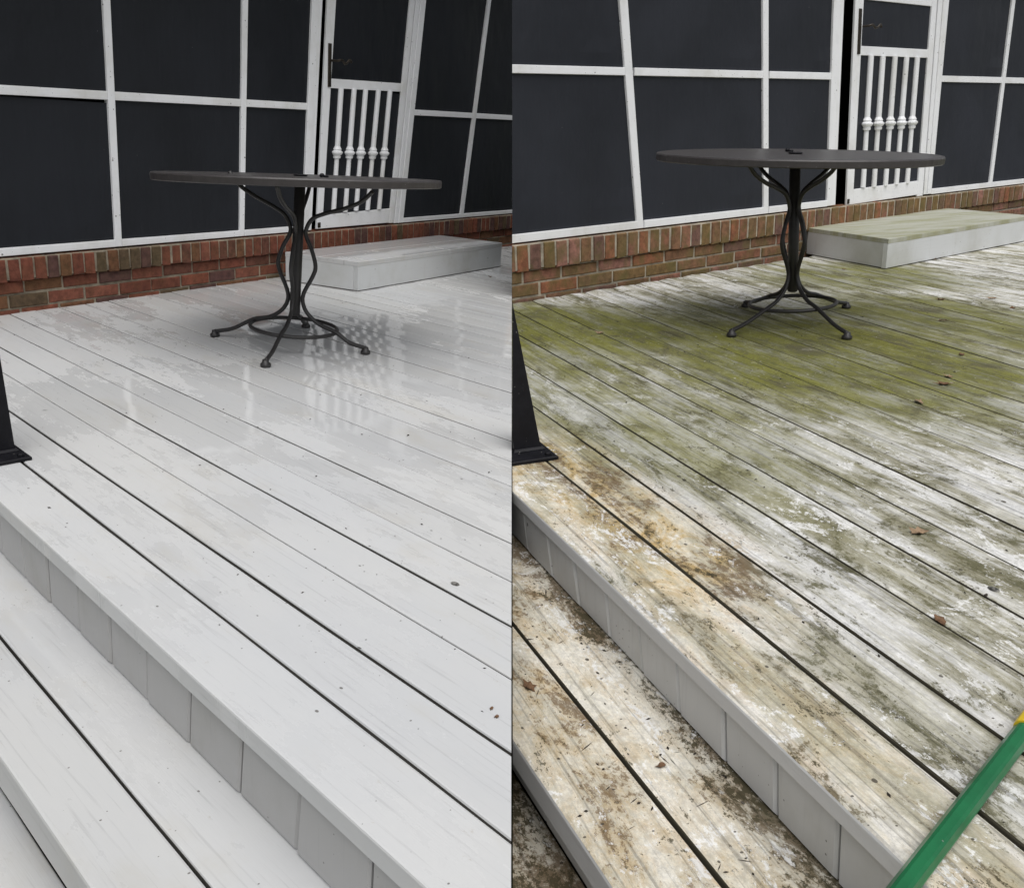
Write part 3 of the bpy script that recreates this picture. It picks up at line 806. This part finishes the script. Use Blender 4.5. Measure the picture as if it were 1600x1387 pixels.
    path = [wp(h2[0] - .005, h2[1], 0.008), wp(h2[0], h2[1], 0.05), wp(h2[0] + 0.03, h2[1] + 0.006, 0.058), wp((h2[0] + h3[0]) / 2, h2[1] - 0.012, 0.058), wp(h3[0] - .02, h3[1] + 0.010, 0.056), wp(h3[0], h3[1] - 0.004, 0.052)]
    mk('handle', tube(smooth_path(path, 5), 0.0075, 8), MAT['hardware'], door)
    mk('latch_box', wq(Dl(.3) + .004, zb + 0.008, Dl(.3) + .03, zb + 0.008, Dl(.3) + .03, zb + 0.04, Dl(.3) + .004, zb + 0.04, 0.004, 0.003, 0.0008), MAT['hardware'], door)
    # ---- head of the wall, eave and the dark room behind the screens
    mk('header', wq(s_lo, TOP + .001, s_hi, TOP + .001, s_hi, TOP + HEAD, s_lo, TOP + HEAD, 0.016, 0.09, 0.003), fm)
    eave = 0.42 if t == 'L' else 0.06; run = -1.3 if t == 'L' else -0.43; up = 0.6 if t == 'L' else 0.13
    Vr, Fr = prism([wp(s_lo, TOP + HEAD + 0.002, eave), wp(s_hi, TOP + HEAD + 0.002, eave), wp(s_hi, TOP + up, run), wp(s_lo, TOP + up, run)],
                   [wp(s_lo, TOP + HEAD + 0.042, eave), wp(s_hi, TOP + HEAD + 0.042, eave), wp(s_hi, TOP + up + 0.04, run), wp(s_lo, TOP + up + 0.04, run)])
    mk('roof', (Vr, Fr), MAT['roof'])
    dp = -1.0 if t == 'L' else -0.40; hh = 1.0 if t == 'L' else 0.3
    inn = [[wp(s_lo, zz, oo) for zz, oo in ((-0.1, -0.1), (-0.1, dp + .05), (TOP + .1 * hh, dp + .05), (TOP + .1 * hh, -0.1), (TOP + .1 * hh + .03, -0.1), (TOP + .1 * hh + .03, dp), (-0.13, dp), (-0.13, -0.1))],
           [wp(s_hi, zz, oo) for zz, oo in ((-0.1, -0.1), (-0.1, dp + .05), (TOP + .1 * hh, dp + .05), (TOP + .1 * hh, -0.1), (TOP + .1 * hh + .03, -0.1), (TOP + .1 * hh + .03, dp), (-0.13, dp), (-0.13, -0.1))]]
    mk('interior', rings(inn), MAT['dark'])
    mk('back_bounce_panel', wq(s_lo, -0.2, s_hi, -0.2, s_hi, TOP + .12 * hh, s_lo, TOP + .12 * hh, dp - 0.003, 0.02, 0.001), fm)  # unseen white panel, added to bounce light onto the far wall
    for se in (s_lo + 0.001, s_hi - 0.03):
        mk('interior_end', wq(se, -0.1, se + 0.02, -0.1, se + 0.02, TOP, se, TOP, -0.1, -dp - 0.12, 0.001), MAT['dark'])
    if t == 'R':
        for zz in (1.14, 0.72):    # furniture seen through the gap
            mk('shelf_edge', wq(Cr(zz) - .02, zz, Dl(zz) + .02, zz, Dl(zz) + .02, zz + 0.05, Cr(zz) - .02, zz + 0.05, -0.2, 0.02, 0.001), MAT['screenR'])
    return root, wp, base

def build_return(t, A, B, h2, along, wroot, wbase):
    """side of the projecting bay, running back from the corner at the joint"""
    far = B + along * 0.42
    near = B + along * 0.03
    q = h2 * 0.006
    pa = [near - q, far - q, far - q - h2 * 0.12, near - q - h2 * 0.12]
    V, F = prism([p + Vector((0, 0, -0.3)) for p in pa], [p + Vector((0, 0, 0.3)) for p in pa])
    d = DATA[t]; Nn = Vector((-math.sin(d['wa']), math.cos(d['wa']), 0))
    CL = [seam_plane(t), (Nn * (d['wd'] + 0.09), -Nn)]
    mesh_obj('side_plinth', V, F, MAT['brickR'], wroot, wbase, CL)
    pa = [near - q * 1.5, far - q * 1.5, far - q - h2 * 0.11, near - q - h2 * 0.11]
    V, F = prism([p + Vector((0, 0, 0.302)) for p in pa], [p + Vector((0, 0, 1.8)) for p in pa])
    mesh_obj('side_siding', V, F, MAT['frame'], wroot, wbase, CL)

def build_platform(t, wp):
    d = DATA[t]
    f0, f1, b0 = [Vector((*p, 0)) for p in d['box']]
    side = (b0 - f0); side = side * ((side.length + 0.09) / side.length)
    H = 0.173 if t == 'L' else 0.177
    c = f0
    root = thing('platform_step', {'L': 'wet pale grey wooden platform step shining below the door on the clean deck',
                                   'R': 'grey wooden platform step with a mossy green top on the stained deck'}[t], 'step', t, c, 'platform steps below the doors')
    e = (f1 - f0); en = e.normalized(); sn = side.normalized()
    nf = en.cross(Vector((0, 0, 1))); nf = nf if nf.dot(sn) < 0 else -nf
    ns = sn.cross(Vector((0, 0, 1))); ns = ns if ns.dot(en) < 0 else -ns
    Z = lambda p, z: Vector((p.x, p.y, z))
    zt = H - 0.028
    mk = lambda n, VF, m: mesh_obj(n, VF[0], VF[1], m, root, c)
    lo = 0.006
    mk('front_panel', panel([Z(f0, lo), Z(f1, lo), Z(f1, zt), Z(f0, zt)], nf, 0.03, 0.0015), MAT['boxside'])
    s0 = f0 + sn * 0.031
    mk('side_panel', panel([Z(s0, lo), Z(s0, zt), Z(f0 + side, zt), Z(f0 + side, lo)], ns, 0.03, 0.0015), MAT['boxside'])
    s1 = f1 + sn * 0.031
    mk('side_panel', panel([Z(s1, lo), Z(f1 + side, lo), Z(f1 + side, zt), Z(s1, zt)], -ns, 0.03, 0.0015), MAT['boxside'])
    for a, b in ((0.0, 0.53), (0.536, 1.0)):
        g0, g1 = f0 + side * a, f1 + side * a
        k0, k1 = f0 + side * b, f1 + side * b
        if a == 0: g0 = g0 - sn * 0.0006; g1 = g1 - sn * 0.0006
        q = [g0 - en * 0.0006, g1 + en * 0.0006, k1 + en * 0.0006, k0 - en * 0.0006]
        V, F = panel([Z(p, H) for p in q], (0, 0, 1), 0.0275, 0.002)
        mk('top_board', (V, F), MAT['box' + t])
    return root

def build_table(t):
    d = DATA[t]
    feet = [Vector((*p, 0)) for p in d['feet']]
    cen = sum(feet, Vector()) / 4
    R = Matrix(d['R'])
    right = Vector(R[0]); right = Vector((right.x, right.y, 0)).normalized()       # viewer's right, on the deck
    lean = {'L': 0.047, 'R': -0.045}[t]
    tip = {'L': -0.036, 'R': 0.034}[t]           # the top sits a touch out of level
    H = {'L': 0.721, 'R': 0.717}[t]
    if t == 'L': cen = cen + right * 0.022
    az = (Vector((0, 0, 1)) + right * lean).normalized()
    ax = (Vector((1, 0, 0)) - az * az.x).normalized(); ay = az.cross(ax)
    fr = lambda v: cen + ax * v[0] + ay * v[1] + az * v[2]
    root = thing('patio_table', {'L': 'round dark metal patio table standing on the clean wet deck', 'R': 'round dark metal patio table standing on the green mossy deck'}[t],
                 'table', t, cen, 'patio tables')
    mk = lambda n, VF, m, par=root, sm=True: mesh_obj(n, [fr(v) for v in VF[0]], VF[1], m, par, cen, None, sm)
    r = {'L': 0.583, 'R': 0.580}[t]
    prof = [(0.001, H - 0.012), (r - 0.03, H - 0.012), (r - 0.018, H - 0.030), (r - 0.004, H - 0.031), (r, H - 0.028), (r + 0.001, H - 0.006), (r - 0.002, H - 0.001), (r - 0.006, H), (r - 0.02, H), (r - 0.024, H - 0.0015), (0.03, H - 0.0015), (0.001, H - 0.0015)]
    fwd = Vector((R[2][0], R[2][1], 0)).normalized()
    tn = (az - right * lean + right * tip + fwd * {'L': 0.044, 'R': -0.020}[t]).normalized()
    tx = (ax - tn * ax.dot(tn)).normalized(); ty = tn.cross(tx); hub = fr((0, 0, H))
    ft = lambda v: hub + tx * v[0] + ty * v[1] + tn * (v[2] - H)
    mt = lambda n, VF, m, par=root, sm=True: mesh_obj(n, [ft(v) for v in VF[0]], VF[1], m, par, cen, None, sm)
    top = mt('tabletop', lathe(prof, 72), MAT['tabletop'], sm=False)
    mt('umbrella_ring', lathe([(0.026, H - 0.001), (0.030, H + 0.003), (0.027, H + 0.006), (0.018, H + 0.006), (0.016, H + 0.002)], 20), MAT['black'], top)
    V, F = lathe([(0.001, 0), (0.009, 0.001), (0.011, 0.008), (0.008, 0.014), (0.001, 0.016)], 10)
    fx, fy = {'L': (0.18, -0.02), 'R': (-0.20, 0.10)}[t]
    for dx, dy in ((0, 0), (0.02, 0.006)):
        mt('screw_cap', ([Vector((v.x + fx + dx, v.y + fy + dy, v.z * (1 if dx == 0 else 0.6) + H - 0.001)) for v in V], F), MAT['black'], top)
    mk('column', lathe([(0.018, 0.135), (0.0225, 0.14), (0.0225, H - 0.013), (0.001, H - 0.013)], 18), MAT['iron'])
    ringr, ringz = 0.185, 0.083
    for f in feet:
        lf = f - cen
        u = Vector((lf.dot(ax), lf.dot(ay))); rf = u.length; u.normalize()
        fz = lf.dot(az)
        prof = [(rf, fz + 0.026), (rf * 0.93, fz * 0.9 + 0.030), (rf * 0.76, fz * .6 + 0.046), (ringr + 0.006, ringz + 0.006), (0.115, 0.112), (0.058, 0.152), (0.034, 0.20), (0.040, 0.245),
                (0.074, 0.315), (0.084, 0.36), (0.064, 0.425), (0.037, 0.478), (0.036, 0.51), (0.062, 0.555), (0.12, 0.585), (0.20, 0.615), (0.27, 0.652), (0.315, H - 0.022)]
        pts = smooth_path([Vector((u.x * a, u.y * a, z)) for a, z in prof], 5)
        leg = mk('leg', tube(pts, 0.0088, 10), MAT['iron'])
        V, F = lathe([(0.018, 0.0), (0.021, 0.003), (0.021, 0.013), (0.014, 0.019), (0.012, 0.03)], 14)
        mesh_obj('foot_cap', [f + v for v in V], F, MAT['iron'], leg, cen, None, True)
    mk('foot_ring', tube([Vector((ringr * math.cos(a * math.pi / 32), ringr * math.sin(a * math.pi / 32), ringz)) for a in range(64)], 0.0082, 10, True), MAT['iron'])
    return root

def build_post(t):
    d = DATA[t]
    if t == 'L': px1, py1, sx1, sy1 = -2.618, 0.880, -2.688, 0.862
    else: px1, py1, sx1, sy1 = -2.182, 0.872, -2.256, 0.853
    w, s = 0.17, 0.076
    c = Vector((px1 - w / 2, py1 - w / 2, 0))
    root = thing('iron_post', {'L': 'black square metal post with base plate on the edge of the clean deck', 'R': 'black metal post with base plate on the edge of the mossy deck'}[t], 'post', t, c, 'black metal posts')
    CL = [seam_plane(t)]
    bx = lambda x0, x1, y0, y1, z0, z1, ch=0.002: rings([[Vector(p) for p in ((x0, y0, z0), (x1, y0, z0), (x1, y1, z0), (x0, y1, z0))],
                                                         [Vector(p) for p in ((x0, y0, z1 - ch), (x1, y0, z1 - ch), (x1, y1, z1 - ch), (x0, y1, z1 - ch))],
                                                         [Vector(p) for p in ((x0 + ch, y0 + ch, z1), (x1 - ch, y0 + ch, z1), (x1 - ch, y1 - ch, z1), (x0 + ch, y1 - ch, z1))]])
    mesh_obj('base_plate', *bx(px1 - w, px1, py1 - w, py1, 0.0015, 0.011), MAT['black'], root, c, CL)
    # weld bead round the foot of the shaft
    mesh_obj('weld', *bx(sx1 - s - .008, sx1 + .008, sy1 - s - .008, sy1 + .008, 0.0112, 0.019, 0.006), MAT['black'], root, c, CL)
    right = Vector((d['R'][0][0], d['R'][0][1], 0)).normalized()
    V, F = bx(sx1 - s, sx1, sy1 - s, sy1, 0.0115, 2.2)
    V = [v - right * v.z * {'L': 0.05, 'R': 0.165}[t] for v in V]      # the post stands out of plumb
    mesh_obj('shaft', V, F, MAT['black'], root, c, CL)
    V, F = lathe([(0.009, 0.0), (0.009, 0.006), (0.006, 0.008), (0.001, 0.0085)], 6)
    for bxp, byp in ((px1 - 0.02, py1 - 0.022), (px1 - 0.02, py1 - w + 0.022), (px1 - w + 0.02, py1 - 0.022), (px1 - w + 0.02, py1 - w + 0.022)):
        mesh_obj('bolt', [Vector((bxp + v.x, byp + v.y, 0.011 + v.z)) for v in V], F, MAT['black'], root, c, CL)
    return root

def leaf_thing(t, x, y, z, size, label, mat, seed, kind=0):
    rng = random.Random(seed)
    n = 12; ang = rng.uniform(0, 6.28)
    root_loc = Vector((x, y, z))
    out = []; bot = []
    for i in range(n):
        a = 2 * math.pi * i / n
        r = (1.0 if i % 2 == 0 else (0.5 if kind == 0 else 0.72)) * rng.uniform(0.6, 1.15)
        px, py = r * math.cos(a), 0.62 * r * math.sin(a)
        zz = 0.006 + 0.55 * abs(py) ** 1.2 * rng.uniform(0.2, 1.5) + 0.3 * px * px * rng.uniform(0, 1)
        v = Vector((px * math.cos(ang) - py * math.sin(ang), px * math.sin(ang) + py * math.cos(ang), zz)) * size * 0.5
        v.z += 0.0006
        out.append(v); bot.append(v - Vector((0, 0, 0.0008)))
    top_c = Vector((0, 0, 0.004)); bot_c = Vector((0, 0, 0.003))
    V = out + bot + [top_c, bot_c]; F = []
    for i in range(n):
        j = (i + 1) % n
        F += [(i, j, 2 * n), (n + j, n + i, 2 * n + 1), (i, n + i, n + j, j)]
    o = mesh_obj('fallen_leaf', V, F, mat)
    o.matrix_world = ASM[t] @ Matrix.Translation(root_loc)
    o['label'] = label; o['category'] = 'leaf'; o['group'] = 'fallen leaves on the decks'
    return o

def debris(t, name, label, count, region, z, size, seed, twigs=0):
    rng = random.Random(seed); V = []; F = []
    made = 0; co, no = seam_plane(t)
    while made < count:
        p = Vector((rng.uniform(*region[0]), rng.uniform(*region[1]), z))
        if (p - co).dot(no) > -0.02: continue
        if p.x < wall_x(t, p.y, 0.05): continue
        if name_on_box(t, p): continue
        made += 1
        s = rng.uniform(*size) * rng.choice((0.6, 1, 1, 1.4)); a = rng.uniform(0, 6.28); st = rng.uniform(1, 2.4)
        if rng.random() < twigs: st = rng.uniform(6, 14); s *= 0.5
        k = len(V); e1 = Vector((math.cos(a), math.sin(a), 0)) * s * st; e2 = Vector((-math.sin(a), math.cos(a), 0)) * s
        V += [p - e1, p - e2 * rng.uniform(.6, 1), p + e1, p + e2 * rng.uniform(.6, 1), p + Vector((0, 0, s * 0.8))]
        F += [(k, k + 1, k + 4), (k + 1, k + 2, k + 4), (k + 2, k + 3, k + 4), (k + 3, k, k + 4), (k + 3, k + 2, k + 1, k)]
    o = mesh_obj(name, V, F, MAT['speck'])
    o.matrix_world = ASM[t]
    o['kind'] = 'stuff'; o['label'] = label; o['category'] = 'debris'
    return o

def name_on_box(t, p):
    f0, f1, b0 = [Vector((*q, 0)) for q in DATA[t]['box']]
    e, s = f1 - f0, b0 - f0; v = Vector((p.x, p.y, 0)) - f0
    det = e.x * s.y - e.y * s.x
    u = (v.x * s.y - v.y * s.x) / det; w = (e.x * v.y - e.y * v.x) / det
    return -0.02 < u < 1.02 and -0.02 < w < 1.3

# ---------------------------------------------------------------- build
g = mesh_obj('ground', [(-150, -150, 0), (150, -150, 0), (150, 150, 0), (-150, 150, 0)], [(0, 1, 2, 3)], MAT['ground'])
g['kind'] = 'structure'; g['label'] = 'lawn around the two decks'
for t in 'LR':
    root, (A, B, h2, along) = build_deck(t)
    build_steps(t)
    wroot, wp, wbase = build_wall(t)
    if t == 'R': build_return(t, A, B, h2, along, wroot, wbase)
    build_platform(t, wp)
    build_table(t)
    build_post(t)

# green pole lying over the edge of the mossy deck
pa = Vector((-0.663, 0.70, 0)); pb = Vector((-0.822, 1.035, 0)); pd = (pb - pa).normalized()
PR = 0.0138
zc = Vector((0, 0, PR * 0.90 + 0.0015))
pole = thing('pole', 'green hexagonal pole with a yellow collar lying over the mossy deck edge', 'pole', 'R', pa)
pu = Vector((0, 0, 1)); ps = pd.cross(pu)
sec = [(PR * (1.0 if k % 3 else 0.93), 2 * math.pi * (k + 0.5) / 18) for k in range(18)]
V, F = rings([[c_ + (pu * math.cos(a_) + ps * math.sin(a_)) * r_ for r_, a_ in sec] for c_ in (pa - pd * 0.30 + zc, pb - pd * 0.006 + zc)])
mesh_obj('shaft', V, F, MAT['green'], pole, pa)
V, F = tube([pb - pd * 0.012 + zc + Vector((0, 0, .002)), pb + pd * 0.002 + zc + Vector((0, 0, .002)), pb + pd * 0.10 + zc + Vector((0, 0, .002)), pb + pd * 0.75 + zc + Vector((0, 0, .002))], [PR + 0.0012, PR + 0.002, PR + 0.002, PR + 0.001], 12)
mesh_obj('collar', V, F, MAT['yellow'], pole, pa)

LEAVES = [
    ('R', -3.569, 3.441, 0, .055, 'curled brown leaf right of the mossy table, beyond its feet', 'leaf', 0),
    ('R', -4.70, 4.43, 0, .05, 'small brown leaf against the front foot of the mossy platform step', 'leaf', 0),
    ('R', -2.346, 2.314, 0, .062, 'largest crumpled brown leaf of the pair on the pale planks', 'leaf', 0),
    ('R', -2.415, 2.40, 0, .045, 'pale curled leaf touching the larger brown leaf on pale planks', 'leaf2', 0),
    ('R', -2.213, 2.095, 0, .042, 'small tan leaf just below and left of the leaf pair', 'leaf2', 1),
    ('R', -2.641, 2.676, 0, .036, 'small brown leaf lying alone above the leaf pair', 'leaf', 1),
    ('R', -3.481, 3.669, 0, .045, 'light brown leaf near the right edge, on the dark moss streak', 'leaf2', 0),
    ('R', -3.25, 3.555, 0, .035, 'dark leaf fragment at the far right of the mossy deck', 'leaf', 1),
    ('R', -3.163, 3.078, 0, .038, 'dark leaf scrap in the plank joint right of the table', 'leaf', 1),
    ('R', -1.433, 1.394, 0, .042, 'flat tan leaf alone on the planks in the middle right', 'leaf2', 1),
    ('R', -1.121, 1.163, 0, .034, 'reddish brown leaf caught in a plank joint near the lower right', 'leaf', 1),
    ('R', -3.626, 1.65, 0, .045, 'small brown leaf on the green moss left of the table', 'leaf2', 1),
    ('R', -4.625, 3.70, 0, .03, 'tiny leaf scrap beside the left side of the mossy platform step', 'leaf', 1),
    ('R', -1.398, 0.493, DATA['R']['z1'], .032, 'triangular brown leaf scrap on the stained step', 'leaf', 1),
    ('R', -1.107, 0.612, DATA['R']['z1'], .018, 'round dark brown leaf scrap on the inner plank of the stained step', 'leaf', 1),
    ('L', -4.411, 4.486, 0, .05, 'dark leaf on the clean deck in front of the platform step', 'leaf', 0),
    ('L', -0.950, 1.037, 0, .013, 'upper of two tiny rusty leaf bits on the clean deck planks', 'leaf', 1),
    ('L', -0.927, 1.027, 0, .015, 'lower of two tiny rusty leaf bits on the clean deck planks', 'leaf', 1),
]
for i, (t, x, y, z, s, lab, m, kd) in enumerate(LEAVES):
    leaf_thing(t, x, y, z + 0.001, s * (1.2 if t == 'R' else 1.0), lab, MAT[m], 100 + i, kd)

debris('L', 'debris', 'dark crumbs scattered over the clean deck', 170, ((-4.5, -0.4), (0.75, 3.4)), 0.0012, (0.0011, 0.0024), 5, 0.08)
debris('R', 'debris', 'dark crumbs and twigs scattered over the mossy deck', 300, ((-4.4, -0.4), (0.75, 3.6)), 0.0012, (0.0013, 0.0032), 6, 0.15)
debris('R', 'debris', 'dark crumbs and twigs scattered over the stained steps', 150, ((-2.2, -0.3), (0.44, 0.70)), DATA['R']['z1'] + 0.0012, (0.0010, 0.0028), 8, 0.3)
